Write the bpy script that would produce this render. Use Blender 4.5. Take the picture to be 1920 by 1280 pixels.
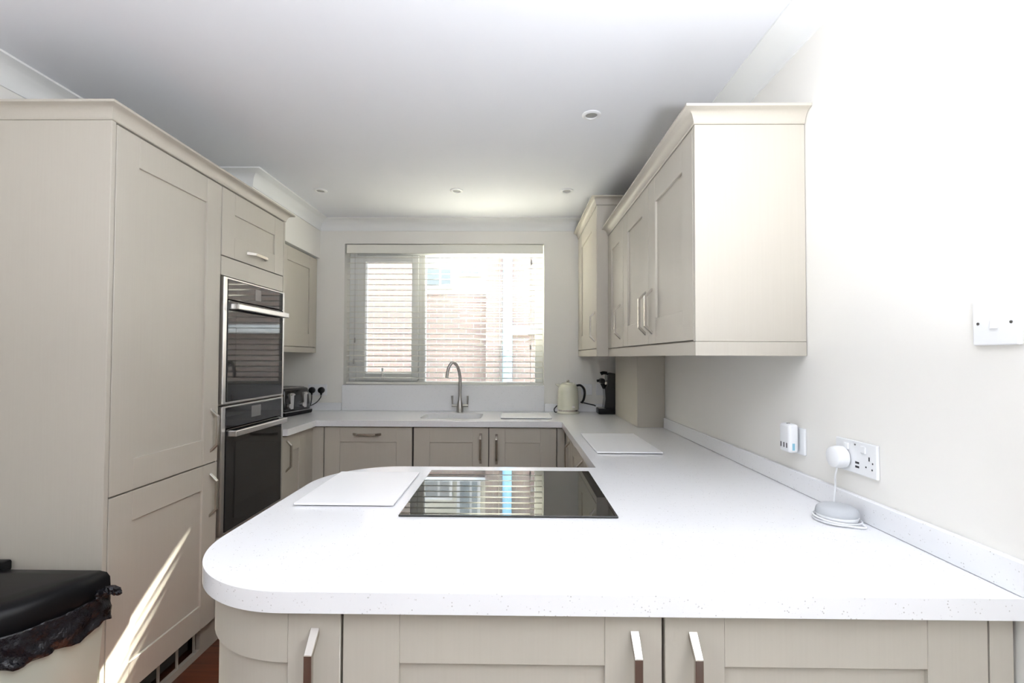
import bpy, bmesh, math, random
from mathutils import Vector, Matrix
random.seed(7)
for o in list(bpy.data.objects): bpy.data.objects.remove(o)
sc = bpy.context.scene
COL = sc.collection
R = math.radians

# ------------------------------------------------------------------ camera
cam_d = bpy.data.cameras.new('camera'); cam = bpy.data.objects.new('camera', cam_d); COL.objects.link(cam)
cam_d.sensor_width = 36.0; cam_d.sensor_fit = 'HORIZONTAL'
cam_d.lens = 888.23 / 1920 * 36.0
cam_d.shift_x = (960 - 953.54) / 1920; cam_d.shift_y = (649.55 - 640) / 1920
cam_d.clip_start = 0.03; cam_d.clip_end = 200
YAW, PITCH, ROLL = -0.0122, 0.0225, 0.0039
fw = Vector((math.sin(YAW) * math.cos(PITCH), math.cos(YAW) * math.cos(PITCH), math.sin(PITCH)))
rt0 = Vector((math.cos(YAW), -math.sin(YAW), 0)); up0 = rt0.cross(fw)
rt = math.cos(ROLL) * rt0 + math.sin(ROLL) * up0
up = -math.sin(ROLL) * rt0 + math.cos(ROLL) * up0
M = Matrix((rt, up, -fw)).transposed().to_4x4(); M.translation = Vector((0, 0, 1.3411))
cam.matrix_world = M
sc.camera = cam

# ------------------------------------------------------------------ world, sun, exposure
W = bpy.data.worlds.new('World'); sc.world = W; W.use_nodes = True
wn = W.node_tree.nodes; wl = W.node_tree.links; wn.clear()
wo = wn.new('ShaderNodeOutputWorld'); wb = wn.new('ShaderNodeBackground')
wb.inputs['Color'].default_value = (0.86, 0.93, 1.0, 1); wb.inputs['Strength'].default_value = 5.6
wl.new(wb.outputs[0], wo.inputs[0])
sun_d = bpy.data.lights.new('sun', 'SUN'); sun_d.energy = 105.0; sun_d.angle = R(0.85); sun_d.color = (1, 0.95, 0.85)
sun = bpy.data.objects.new('sun', sun_d); COL.objects.link(sun)
SUN_DIR = Vector((-0.38, -1.0, -0.785)).normalized()
sun.rotation_euler = SUN_DIR.to_track_quat('-Z', 'Y').to_euler(); sun.location = (3, 10, 9)
vs = sc.view_settings
vs.view_transform = 'Standard'; vs.look = 'None'; vs.exposure = 0.82; vs.gamma = 1.0; vs.use_curve_mapping = False

def portal(name, loc, rot, sx, sy):
    d = bpy.data.lights.new(name, 'AREA'); d.shape = 'RECTANGLE'; d.size = sx; d.size_y = sy
    d.cycles.is_portal = True
    o = bpy.data.objects.new(name, d); o.location = loc; o.rotation_euler = rot; COL.objects.link(o)
REAR_Y = -2.5
PDZ = 2.12
FILL_W = 44.0
SDY0, SDY1 = -1.3, -0.5                       # unseen garden doors added in the left wall to let in light
portal('window_portal', (-0.57, 4.02, 1.69), (R(90), 0, R(180)), 1.6, 1.12)
portal('added_door_portal', (-1.94 - 0.14, (SDY0 + SDY1) / 2, PDZ / 2), (R(90), 0, R(-90)), SDY1 - SDY0, PDZ)

# ------------------------------------------------------------------ materials
MATS = {}
def mat(name, color, rough=0.5, metal=0.0, spec=0.5, coat=0.0, bump=None, noise=None):
    m = bpy.data.materials.new(name); m.use_nodes = True
    nt = m.node_tree; b = nt.nodes['Principled BSDF']
    b.inputs['Base Color'].default_value = (*color, 1); b.inputs['Roughness'].default_value = rough
    b.inputs['Metallic'].default_value = metal; b.inputs['Specular IOR Level'].default_value = spec
    if coat: b.inputs['Coat Weight'].default_value = coat; b.inputs['Coat Roughness'].default_value = 0.1
    tc = None
    if bump or noise:
        tc = nt.nodes.new('ShaderNodeTexCoord'); mp = nt.nodes.new('ShaderNodeMapping')
        nt.links.new(tc.outputs['Object'], mp.inputs['Vector'])
        mp.inputs['Scale'].default_value = (bump or noise)[0]
        n = nt.nodes.new('ShaderNodeTexNoise'); n.inputs['Scale'].default_value = 1.0; n.inputs['Detail'].default_value = 4
        nt.links.new(mp.outputs[0], n.inputs['Vector'])
        if bump:
            bp = nt.nodes.new('ShaderNodeBump'); bp.inputs['Strength'].default_value = bump[1]; bp.inputs['Distance'].default_value = bump[2]
            nt.links.new(n.outputs['Fac'], bp.inputs['Height']); nt.links.new(bp.outputs[0], b.inputs['Normal'])
        if noise:
            mx = nt.nodes.new('ShaderNodeMix'); mx.data_type = 'RGBA'
            mx.inputs[6].default_value = (*color, 1); mx.inputs[7].default_value = (*noise[1], 1)
            rp = nt.nodes.new('ShaderNodeValToRGB'); rp.color_ramp.elements[0].position = noise[2]; rp.color_ramp.elements[1].position = noise[3]
            nt.links.new(n.outputs['Fac'], rp.inputs[0]); nt.links.new(rp.outputs[0], mx.inputs[0])
            nt.links.new(mx.outputs[2], b.inputs['Base Color'])
    MATS[name] = m
    return m
paint = mat('cabinet_paint', (0.535, 0.500, 0.437), 0.42, bump=((190, 190, 4), 0.10, 0.0008), noise=((190, 190, 4), (0.523, 0.488, 0.425), 0.35, 0.7))
paint_v = paint
wallm = mat('wall_paint', (0.86, 0.842, 0.805), 0.75, bump=((60, 60, 60), 0.06, 0.002))
ceilm = mat('ceiling_paint', (0.835, 0.85, 0.90), 0.85)
covem = mat('coving_paint', (0.86, 0.87, 0.87), 0.7)
upvc = mat('white_upvc', (0.92, 0.93, 0.92), 0.3)
slatm = mat('blind_slat', (0.82, 0.81, 0.75), 0.4)
plastic = mat('white_plastic', (0.85, 0.86, 0.88), 0.28)
steel = mat('brushed_steel', (0.46, 0.445, 0.43), 0.3, metal=1.0, bump=((20, 20, 400), 0.1, 0.0005))
nickel = mat('satin_nickel', (0.56, 0.525, 0.48), 0.24, metal=1.0)
ovensteel = mat('oven_steel', (0.62, 0.61, 0.60), 0.28, metal=1.0)
blackglass = mat('black_glass', (0.008, 0.008, 0.009), 0.02, spec=0.5)
hobglass = mat('hob_glass', (0.006, 0.006, 0.006), 0.015, spec=0.75)
ovenglass = mat('oven_glass', (0.012, 0.012, 0.013), 0.04, spec=0.45)
ovenwin = mat('oven_window_glass', (0.018, 0.018, 0.018), 0.05, spec=0.5)
dispm = mat('oven_display', (0.16, 0.155, 0.155), 0.15)
blackplastic = mat('black_plastic', (0.006, 0.006, 0.007), 0.34, spec=0.22)
blackgloss = mat('black_gloss', (0.008, 0.008, 0.010), 0.12, coat=0.5)
bagm = mat('bin_bag', (0.010, 0.010, 0.014), 0.22, spec=0.45, bump=((45, 45, 30), 0.6, 0.02))
binm = mat('bin_cream', (0.58, 0.62, 0.54), 0.3)
kettlem = mat('kettle_cream', (0.74, 0.73, 0.60), 0.22, coat=0.4)
rubber = mat('cable_rubber', (0.02, 0.02, 0.02), 0.5)
fabric = mat('speaker_fabric', (0.52, 0.54, 0.57), 0.9, bump=((900, 900, 900), 0.4, 0.0008))
gapshade_body = mat('gap_shade_dark_body', (0.09, 0.08, 0.07), 0.8)  # dark tone on hidden carcasses paints shade into door gaps; also oven bodies
lampglass = mat('lamp_lens', (0.35, 0.36, 0.35), 0.15)
bluem = mat('pale_blue_sticker', (0.25, 0.52, 0.66), 0.4)
boardm = mat('white_board', (0.93, 0.93, 0.95), 0.35)
sinkm = mat('white_sink', (0.92, 0.92, 0.91), 0.2)
slotm = mat('dark_slot', (0.03, 0.03, 0.035), 0.6)
greyplastic2 = mat('vent_grey', (0.10, 0.10, 0.095), 0.6)
greyplastic = mat('grey_plastic', (0.45, 0.44, 0.44), 0.5)
screwm = mat('screw_metal', (0.35, 0.35, 0.36), 0.35, metal=1.0)
plinthm = mat('plinth_paint', (0.42, 0.38, 0.33), 0.45)
creamrender = mat('cream_render', (0.56, 0.55, 0.48), 0.9)
pipem = mat('blue_pipe', (0.22, 0.46, 0.64), 0.5)
gutterm = mat('white_gutter', (0.66, 0.68, 0.70), 0.5)
pavem = mat('paving', (0.36, 0.35, 0.34), 0.9, bump=((8, 8, 8), 0.3, 0.01))
roofm = mat('roof_slate', (0.12, 0.12, 0.13), 0.7)
houseglass = mat('house_glass', (0.22, 0.26, 0.28), 0.1)

def mat_worktop():
    m = bpy.data.materials.new('white_quartz'); m.use_nodes = True; nt = m.node_tree; b = nt.nodes['Principled BSDF']
    tc = nt.nodes.new('ShaderNodeTexCoord')
    v = nt.nodes.new('ShaderNodeTexVoronoi'); v.inputs['Scale'].default_value = 150
    nt.links.new(tc.outputs['Object'], v.inputs['Vector'])
    rp = nt.nodes.new('ShaderNodeValToRGB'); e = rp.color_ramp.elements
    e[0].position = 0.13; e[0].color = (0.55, 0.54, 0.54, 1); e[1].position = 0.24; e[1].color = (0.875, 0.88, 0.905, 1)
    nt.links.new(v.outputs['Distance'], rp.inputs[0])
    n = nt.nodes.new('ShaderNodeTexNoise'); n.inputs['Scale'].default_value = 60; nt.links.new(tc.outputs['Object'], n.inputs['Vector'])
    r2 = nt.nodes.new('ShaderNodeValToRGB'); r2.color_ramp.elements[0].position = 0.50; r2.color_ramp.elements[1].position = 0.62
    nt.links.new(n.outputs['Fac'], r2.inputs[0])
    mx = nt.nodes.new('ShaderNodeMix'); mx.data_type = 'RGBA'; mx.inputs[6].default_value = (0.875, 0.88, 0.905, 1)
    nt.links.new(r2.outputs[0], mx.inputs[0]); nt.links.new(rp.outputs[0], mx.inputs[7])
    nt.links.new(mx.outputs[2], b.inputs['Base Color']); b.inputs['Roughness'].default_value = 0.16
    return m
quartz = mat_worktop()

def mat_wood():
    m = bpy.data.materials.new('walnut_floor'); m.use_nodes = True; nt = m.node_tree; b = nt.nodes['Principled BSDF']
    tc = nt.nodes.new('ShaderNodeTexCoord')
    br = nt.nodes.new('ShaderNodeTexBrick'); br.inputs['Scale'].default_value = 1.0
    br.inputs['Brick Width'].default_value = 1.2; br.inputs['Row Height'].default_value = 0.13; br.inputs['Mortar Size'].default_value = 0.0015
    br.inputs['Color1'].default_value = (0.16, 0.048, 0.022, 1); br.inputs['Color2'].default_value = (0.10, 0.030, 0.014, 1); br.inputs['Mortar'].default_value = (0.02, 0.008, 0.004, 1)
    nt.links.new(tc.outputs['Object'], br.inputs['Vector'])
    mp = nt.nodes.new('ShaderNodeMapping'); mp.inputs['Scale'].default_value = (3, 60, 1); nt.links.new(tc.outputs['Object'], mp.inputs[0])
    n = nt.nodes.new('ShaderNodeTexNoise'); n.inputs['Scale'].default_value = 1.0; n.inputs['Detail'].default_value = 6; nt.links.new(mp.outputs[0], n.inputs['Vector'])
    mx = nt.nodes.new('ShaderNodeMix'); mx.data_type = 'RGBA'; mx.blend_type = 'MULTIPLY'; mx.inputs[0].default_value = 0.7
    rp = nt.nodes.new('ShaderNodeValToRGB'); rp.color_ramp.elements[0].position = 0.3; rp.color_ramp.elements[0].color = (0.4, 0.4, 0.4, 1); rp.color_ramp.elements[1].position = 0.7
    nt.links.new(n.outputs['Fac'], rp.inputs[0])
    nt.links.new(br.outputs['Color'], mx.inputs[6]); nt.links.new(rp.outputs[0], mx.inputs[7]); nt.links.new(mx.outputs[2], b.inputs['Base Color'])
    b.inputs['Roughness'].default_value = 0.3
    return m
woodm = mat_wood()

def mat_brick():
    m = bpy.data.materials.new('pink_brick'); m.use_nodes = True; nt = m.node_tree; b = nt.nodes['Principled BSDF']
    tc = nt.nodes.new('ShaderNodeTexCoord'); mp = nt.nodes.new('ShaderNodeMapping'); mp.inputs['Rotation'].default_value = (R(90), 0, 0)
    nt.links.new(tc.outputs['Object'], mp.inputs[0])
    br = nt.nodes.new('ShaderNodeTexBrick'); br.inputs['Scale'].default_value = 1.0
    br.inputs['Brick Width'].default_value = 0.225; br.inputs['Row Height'].default_value = 0.075; br.inputs['Mortar Size'].default_value = 0.006
    br.inputs['Color1'].default_value = (0.27, 0.195, 0.165, 1); br.inputs['Color2'].default_value = (0.235, 0.18, 0.16, 1); br.inputs['Mortar'].default_value = (0.33, 0.31, 0.29, 1)
    nt.links.new(mp.outputs[0], br.inputs['Vector'])
    n = nt.nodes.new('ShaderNodeTexNoise'); n.inputs['Scale'].default_value = 60; nt.links.new(tc.outputs['Object'], n.inputs['Vector'])
    mx = nt.nodes.new('ShaderNodeMix'); mx.data_type = 'RGBA'; mx.blend_type = 'MULTIPLY'; mx.inputs[0].default_value = 0.5
    nt.links.new(br.outputs['Color'], mx.inputs[6]); nt.links.new(n.outputs['Color'], mx.inputs[7]); nt.links.new(mx.outputs[2], b.inputs['Base Color'])
    b.inputs['Roughness'].default_value = 0.9
    return m
brickm = mat_brick()

def mat_glass():
    m = bpy.data.materials.new('window_glass'); m.use_nodes = True; nt = m.node_tree; nt.nodes.clear()
    out = nt.nodes.new('ShaderNodeOutputMaterial'); t = nt.nodes.new('ShaderNodeBsdfTransparent'); g = nt.nodes.new('ShaderNodeBsdfGlossy')
    t.inputs[0].default_value = (0.95, 0.97, 0.96, 1); g.inputs['Roughness'].default_value = 0.0
    f = nt.nodes.new('ShaderNodeFresnel'); f.inputs[0].default_value = 1.45; mx = nt.nodes.new('ShaderNodeMixShader')
    nt.links.new(f.outputs[0], mx.inputs[0]); nt.links.new(t.outputs[0], mx.inputs[1]); nt.links.new(g.outputs[0], mx.inputs[2]); nt.links.new(mx.outputs[0], out.inputs[0])
    return m
glassm = mat_glass()

# ------------------------------------------------------------------ helpers
def tag(o, label=None, cat=None, group=None, kind=None):
    if label: o['label'] = label
    if cat: o['category'] = cat
    if group: o['group'] = group
    if kind: o['kind'] = kind
    return o
def thing(name, label, cat, loc=(0, 0, 0), group=None):
    o = bpy.data.objects.new(name, None); COL.objects.link(o); o.location = loc; o.empty_display_size = 0.05
    o['_r'] = [float(v) for v in loc]
    return tag(o, label, cat, group)
def root_loc(p):
    while p.parent: p = p.parent
    return Vector(p['_r']) if '_r' in p else Vector(p.location)
def obj(name, bm, m, parent=None, smooth=False, origin=None, bevel=0.0, seg=2):
    """one mesh object; geometry is given in world coordinates"""
    me = bpy.data.meshes.new(name)
    off = root_loc(parent) if parent else Vector(origin or (0, 0, 0))
    bmesh.ops.translate(bm, verts=bm.verts, vec=-off)
    bmesh.ops.recalc_face_normals(bm, faces=bm.faces)
    bm.to_mesh(me); bm.free()
    me.materials.append(m)
    o = bpy.data.objects.new(name, me); COL.objects.link(o)
    if parent: o.parent = parent
    else: o.location = off; o['_r'] = [float(v) for v in off]
    if bevel:
        md = o.modifiers.new('bevel', 'BEVEL'); md.width = bevel; md.segments = seg; md.limit_method = 'ANGLE'; md.angle_limit = R(40)
    if smooth:
        me.polygons.foreach_set('use_smooth', [True] * len(me.polygons)); me.set_sharp_from_angle(angle=R(38))
    return o
def struct(name, bm, m, **k):
    return tag(obj(name, bm, m, **k), kind='structure')
def B(): return bmesh.new()
def box(bm, x0, x1, y0, y1, z0, z1, bev=0.0, seg=1):
    if x1 < x0: x0, x1 = x1, x0
    if y1 < y0: y0, y1 = y1, y0
    if z1 < z0: z0, z1 = z1, z0
    t = bmesh.new()
    vs_ = [t.verts.new(p) for p in ((x0, y0, z0), (x1, y0, z0), (x1, y1, z0), (x0, y1, z0), (x0, y0, z1), (x1, y0, z1), (x1, y1, z1), (x0, y1, z1))]
    for f in ((3, 2, 1, 0), (4, 5, 6, 7), (0, 1, 5, 4), (1, 2, 6, 5), (2, 3, 7, 6), (3, 0, 4, 7)): t.faces.new([vs_[i] for i in f])
    if bev: bmesh.ops.bevel(t, geom=t.edges[:], offset=bev, segments=seg, profile=0.5, affect='EDGES')
    merge(bm, t); return bm
def merge(bm, t):
    mp = {}
    for v in t.verts: mp[v] = bm.verts.new(v.co)
    for f in t.faces:
        try: bm.faces.new([mp[v] for v in f.verts])
        except ValueError: pass
    t.free()
def prism(bm, pts, a, b, axis='z'):
    """extrude polygon pts (2D) between a and b along axis; x: pts=(y,z), y: pts=(x,z), z: pts=(x,y)"""
    def P(p, h):
        return {'z': (p[0], p[1], h), 'y': (p[0], h, p[1]), 'x': (h, p[0], p[1])}[axis]
    lo = [bm.verts.new(P(p, a)) for p in pts]; hi = [bm.verts.new(P(p, b)) for p in pts]
    bm.faces.new(lo); bm.faces.new(hi[::-1]); n = len(pts)
    for i in range(n): bm.faces.new((lo[i], lo[(i + 1) % n], hi[(i + 1) % n], hi[i]))
    return bm
def lathe(bm, prof, c, n=32, axis='z', ang=2 * math.pi):
    """revolve (r,h) profile about axis through c; ends closed when r=0"""
    full = abs(ang - 2 * math.pi) < 1e-6
    rings = []
    for r, h in prof:
        row = []
        for i in range(n):
            t = ang * i / n
            a, b_ = r * math.cos(t), r * math.sin(t)
            p = {'z': (c[0] + a, c[1] + b_, c[2] + h), 'x': (c[0] + h, c[1] + a, c[2] + b_), 'y': (c[0] + a, c[1] + h, c[2] + b_)}[axis]
            row.append(bm.verts.new(p))
        rings.append(row)
    for k in range(len(rings) - 1):
        for i in range(n): bm.faces.new((rings[k][i], rings[k][(i + 1) % n], rings[k + 1][(i + 1) % n], rings[k + 1][i]))
    bm.faces.new(rings[0]); bm.faces.new(rings[-1][::-1])
    bmesh.ops.remove_doubles(bm, verts=bm.verts, dist=1e-6)
    return bm
def tube(bm, pts, r, n=10, sub=6):
    """round tube through pts (smoothed); r number or list per point"""
    P = [Vector(p) for p in pts]
    rr = r if isinstance(r, (list, tuple)) else [r] * len(P)
    path, rad = [], []
    if sub > 1 and len(P) > 2:
        for i in range(len(P) - 1):
            p0, p1, p2, p3 = P[max(i - 1, 0)], P[i], P[i + 1], P[min(i + 2, len(P) - 1)]
            for k in range(sub):
                t = k / sub
                path.append(0.5 * ((2 * p1) + (-p0 + p2) * t + (2 * p0 - 5 * p1 + 4 * p2 - p3) * t * t + (-p0 + 3 * p1 - 3 * p2 + p3) * t ** 3))
                rad.append(rr[i] * (1 - t) + rr[i + 1] * t)
        path.append(P[-1]); rad.append(rr[-1])
    else: path, rad = P, rr
    u = None; rings = []
    for i, p in enumerate(path):
        d = (path[min(i + 1, len(path) - 1)] - path[max(i - 1, 0)]).normalized()
        if u is None: u = d.orthogonal().normalized()
        u = (u - d * u.dot(d)).normalized(); v = d.cross(u)
        rings.append([bm.verts.new(p + rad[i] * (math.cos(2 * math.pi * k / n) * u + math.sin(2 * math.pi * k / n) * v)) for k in range(n)])
    for a, b_ in zip(rings, rings[1:]):
        for k in range(n): bm.faces.new((a[k], a[(k + 1) % n], b_[(k + 1) % n], b_[k]))
    bm.faces.new(rings[0][::-1]); bm.faces.new(rings[-1])
    return bm
def sweep(bm, path, prof):
    """sweep closed profile (off,z) along an open xy path with mitred corners; off is to the right of travel"""
    n = len(path); rings = []
    for i, p in enumerate(path):
        p = Vector(p)
        dirs = []
        if i > 0: dirs.append((p - Vector(path[i - 1])).normalized())
        if i < n - 1: dirs.append((Vector(path[i + 1]) - p).normalized())
        nr = [Vector((d.y, -d.x)) for d in dirs]
        if len(nr) == 2:
            m_ = (nr[0] + nr[1]).normalized(); m_ = m_ / max(0.2, m_.dot(nr[0]))
        else: m_ = nr[0]
        rings.append([bm.verts.new((p.x + m_.x * o_, p.y + m_.y * o_, z)) for o_, z in prof])
    k = len(prof)
    for a, b_ in zip(rings, rings[1:]):
        for j in range(k): bm.faces.new((a[j], a[(j + 1) % k], b_[(j + 1) % k], b_[j]))
    bm.faces.new(rings[0][::-1]); bm.faces.new(rings[-1])
    return bm
def arc_pts(cx, cy, r, a0, a1, n):
    return [(cx + r * math.cos(R(a0 + (a1 - a0) * i / n)), cy + r * math.sin(R(a0 + (a1 - a0) * i / n))) for i in range(n + 1)]
class Frame:
    """local frame of a cabinet front: u along r, w outwards along d, z up"""
    def __init__(s, o, r, d): s.o, s.r, s.d = Vector(o), Vector(r), Vector(d)
    def p(s, u, w, z): return s.o + s.r * u + s.d * w + Vector((0, 0, z))
    def box(s, bm, u0, u1, w0, w1, z0, z1, bev=0.0, seg=1):
        a, b_ = s.p(u0, w0, z0), s.p(u1, w1, z1)
        return box(bm, a.x, b_.x, a.y, b_.y, a.z, b_.z, bev, seg)
def handle(fr, parent, u, z, L=0.19, vertical=True, w0=0.0, mt=None):
    out = [(-L / 2 - .003, 0), (-L / 2 + .030, .033), (L / 2 - .030, .033), (L / 2 + .003, 0)]
    inn = [(L / 2 - .010, 0), (L / 2 - .036, .0235), (-L / 2 + .036, .0235), (-L / 2 + .010, 0)]
    bm = B(); lo, hi = [], []
    for s, w in out + inn:
        hw = 0.0075 if w > 0.01 else 0.0085
        for lst, q in ((lo, -hw), (hi, hw)):
            lst.append(bm.verts.new(fr.p(u + q, w + w0, z + s) if vertical else fr.p(u + s, w + w0, z + q)))
    quads = [(0, 1, 6, 7), (1, 2, 5, 6), (2, 3, 4, 5)]
    for q in quads: bm.faces.new([lo[i] for i in q]); bm.faces.new([hi[i] for i in q[::-1]])
    for i in range(8): bm.faces.new((lo[i], lo[(i + 1) % 8], hi[(i + 1) % 8], hi[i]))
    return obj('handle', bm, mt or nickel, parent, bevel=0.001, seg=1)
def shaker(fr, parent, u0, u1, z0, z1, hnd=None, rail=0.10, stile=0.10, th=0.020, name='door'):
    """framed door whose outer face lies in w=0"""
    bm = B(); bv = 0.0012
    fr.box(bm, u0, u0 + stile, -th, 0, z0, z1, bv); fr.box(bm, u1 - stile, u1, -th, 0, z0, z1, bv)
    fr.box(bm, u0 + stile, u1 - stile, -th, -0.0005, z1 - rail, z1, bv); fr.box(bm, u0 + stile, u1 - stile, -th, -0.0005, z0, z0 + rail, bv)
    d = obj(name, bm, paint, parent)
    bm = B(); fr.box(bm, u0 + stile - .004, u1 - stile + .004, -th + .002, -0.009, z0 + rail - .004, z1 - rail + .004)
    obj('panel', bm, paint, d)
    if hnd:
        u, z, vert = hnd[:3]; handle(fr, d, u, z, vertical=vert, L=hnd[3] if len(hnd) > 3 else 0.19)
    return d

# ------------------------------------------------------------------ room shell
XL, XR, YB, ZC = -1.94, 0.935, 3.80, 2.445
OX0, OX1, OZ0, OZ1 = -1.375, 0.238, 1.112, 2.255     # window opening
bm = B(); box(bm, XL - .2, XR + .2, REAR_Y - .2, YB + .27, -0.1, 0.0); struct('floor', bm, woodm)
bm = B(); box(bm, XL - .2, XR + .2, REAR_Y - .2, YB + .27, ZC, ZC + .12); struct('ceiling', bm, ceilm)
bm = B(); box(bm, XL - .2, XL, REAR_Y, SDY0, 0, ZC); box(bm, XL - .2, XL, SDY1, YB, 0, ZC); box(bm, XL - .2, XL, SDY0, SDY1, PDZ, ZC); struct('wall_left', bm, wallm)
bm = B(); box(bm, XR, XR + .2, REAR_Y, YB, 0, ZC); struct('wall_right', bm, wallm)
bm = B()
box(bm, XL - .2, OX0, YB, YB + .27, 0, ZC); box(bm, OX1, XR + .2, YB, YB + .27, 0, ZC)
box(bm, OX0, OX1, YB, YB + .27, 0, OZ0); box(bm, OX0, OX1, YB, YB + .27, OZ1, ZC)
wbk = struct('wall_back', bm, wallm)
wbk.data.materials.append(brickm)
for f in wbk.data.polygons:
    if f.center.y > YB + .26: f.material_index = 1          # outer brick face
bm = B(); box(bm, XL - .2, XR + .2, REAR_Y - .2, REAR_Y, 0, ZC)
struct('wall_rear', bm, wallm)
# boxed-in soffit above the left wall cabinet
SX, SY = -1.575, 2.80
bm = B(); box(bm, XL, SX, SY, YB, 2.135, ZC); struct('wall_soffit', bm, wallm)
# coving
def cove(off0=0.0):
    p = [(0.0, ZC - .088), (0.006, ZC - .088), (0.008, ZC - .078)]
    for i in range(1, 8):
        t = R(90 * i / 8); p.append((0.008 + .066 * (1 - math.cos(t)), ZC - .078 + .066 * math.sin(t)))
    p += [(0.076, ZC - .010), (0.086, ZC - .008), (0.086, ZC), (0.0, ZC)]
    return p
bm = B(); sweep(bm, [(SX + .0, YB), (XR, YB)], cove()); struct('trim_1', bm, covem, smooth=True)
bm = B(); sweep(bm, [(XL, REAR_Y), (XL, SY), (SX, SY), (SX, YB)], cove()); struct('trim_2', bm, covem, smooth=True)
bm = B(); sweep(bm, [(XR, YB), (XR, REAR_Y)], cove()); struct('trim_3', bm, covem, smooth=True)

# window
WY0, WY1 = 3.925, 3.99
wf = B()
def ring(bm, x0, x1, z0, z1, ix0, ix1, iz0, iz1, y0, y1, bev=.004):
    box(bm, x0, ix0, y0, y1, z0, z1, bev); box(bm, ix1, x1, y0, y1, z0, z1, bev)
    box(bm, ix0, ix1, y0, y1, z0, iz0, bev); box(bm, ix0, ix1, y0, y1, iz1, z1, bev)
win = B(); ring(win, OX0, OX1, OZ0, OZ1, -1.315, 0.172, 1.137, 2.187, WY0, WY1)
box(win, -0.795, -0.742, WY0, WY1, 1.137, 2.187, .004)
win = struct('window_1', win, upvc)
bm = B(); ring(bm, -1.313, -0.797, 1.139, 2.185, -1.24, -0.853, 1.205, 2.13, WY0 - .012, WY1 - .01); sash = obj('sash', bm, upvc, win)
bm = B(); box(bm, -1.24, -0.853, 3.955, 3.963, 1.205, 2.13); obj('pane', bm, glassm, win)
bm = B(); box(bm, -0.742, 0.172, 3.955, 3.963, 1.137, 2.187); obj('pane', bm, glassm, win)
bm = B(); box(bm, -1.10, -1.07, WY0 - .026, WY0 - .012, 1.155, 1.185, .003); box(bm, -1.092, -1.078, WY0 - .045, WY0 - .024, 1.16, 1.25, .004)
obj('window_handle', bm, upvc, win)
bm = B(); box(bm, OX0, OX1, YB, WY0, OZ0 - .02, OZ0 + .004, .002); obj('window_sill', bm, quartz, win)

# added glazed doors in the left wall, unseen, sized for the light they admit
dl = B(); a_, b_ = XL - .13, XL - .06
ym = (SDY0 + SDY1) / 2
box(dl, a_, b_, SDY0, SDY0 + .07, 0, PDZ, .004); box(dl, a_, b_, SDY1 - .07, SDY1, 0, PDZ, .004); box(dl, a_, b_, ym - .06, ym + .06, .09, PDZ - .07, .004)
box(dl, a_, b_, SDY0 + .07, SDY1 - .07, 0, .09, .004); box(dl, a_, b_, SDY0 + .07, SDY1 - .07, PDZ - .07, PDZ, .004)
dl = struct('added_door_1', dl, upvc)
for a, b_ in ((SDY0 + .07, ym - .06), (ym + .06, SDY1 - .07)):
    bm = B(); box(bm, XL - .1, XL - .092, a, b_, .09, PDZ - .07); obj('pane', bm, glassm, dl)
bm = B(); box(bm, XL - .06, XL - .03, ym - .012, ym + .012, .95, 1.1, .004); obj('door_handle', bm, nickel, dl)

# ------------------------------------------------------------------ worktop
WT, WB = 0.910, 0.870
PF, PR, PL = 0.874, 1.872, -0.697
outl = [(XR - .001, PF), (XR - .001, YB - .001), (XL + .001, YB - .001), (XL + .001, 2.797), (-1.3385, 2.797), (-1.3385, 3.196), (0.3208, 3.196), (0.3208, PR)]
outl += arc_pts(-0.430, 1.605, 0.267, 90, 180, 20)
outl += arc_pts(-0.427, 1.144, 0.270, 180, 270, 22)
hole = []
hx0, hx1, hy0, hy1 = -0.665, -0.235, 3.315, 3.64
for cx_, cy_, a in ((hx1 - .05, hy1 - .05, 0), (hx0 + .05, hy1 - .05, 90), (hx0 + .05, hy0 + .05, 180), (hx1 - .05, hy0 + .05, 270)): hole += arc_pts(cx_, cy_, .05, a, a + 90, 5)
bm = B(); loops = []
for z in (WT, WB):
    es = []
    for lp in (outl, hole):
        vv = [bm.verts.new((x, y, z)) for x, y in lp]; loops.append(vv)
        es += [bm.edges.new((vv[i], vv[(i + 1) % len(vv)])) for i in range(len(vv))]
    bmesh.ops.triangle_fill(bm, edges=es, use_beauty=True)
for a, b_ in ((loops[0], loops[2]), (loops[1], loops[3])):
    for i in range(len(a)): bm.faces.new((a[i], a[(i + 1) % len(a)], b_[(i + 1) % len(a)], b_[i]))
tag(obj('worktop', bm, quartz, smooth=True, origin=(0, 2.2, WB), bevel=.004), 'white speckled quartz worktop running round the kitchen and over the rounded peninsula', 'worktop')
bm = B(); box(bm, .919, XR - .001, PF + .002, 2.935, WT + .0005, .973, .002); tag(obj('upstand', bm, quartz, origin=(.92, 1.9, WT)), 'low white quartz upstand along the right wall beside the sockets', 'upstand')
bm = B(); box(bm, -1.38, .239, YB - .018, YB - .001, WT + .0005, OZ0 + .002, .0015); tag(obj('splashback', bm, quartz, origin=(-.57, YB, WT)), 'white quartz splashback below the window behind the tap', 'splashback')
bm = B(); box(bm, XL + .002, -1.383, YB - .016, YB - .001, WT + .0005, .972, .002); tag(obj('upstand', bm, quartz, origin=(-1.66, YB, WT)), 'low white quartz upstand on the back wall behind the toaster', 'upstand')
bm = B(); box(bm, .242, .90, YB - .016, YB - .001, WT + .0005, .972, .002); tag(obj('upstand', bm, quartz, origin=(.57, YB, WT)), 'low white quartz upstand on the back wall behind the kettle', 'upstand')

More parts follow.
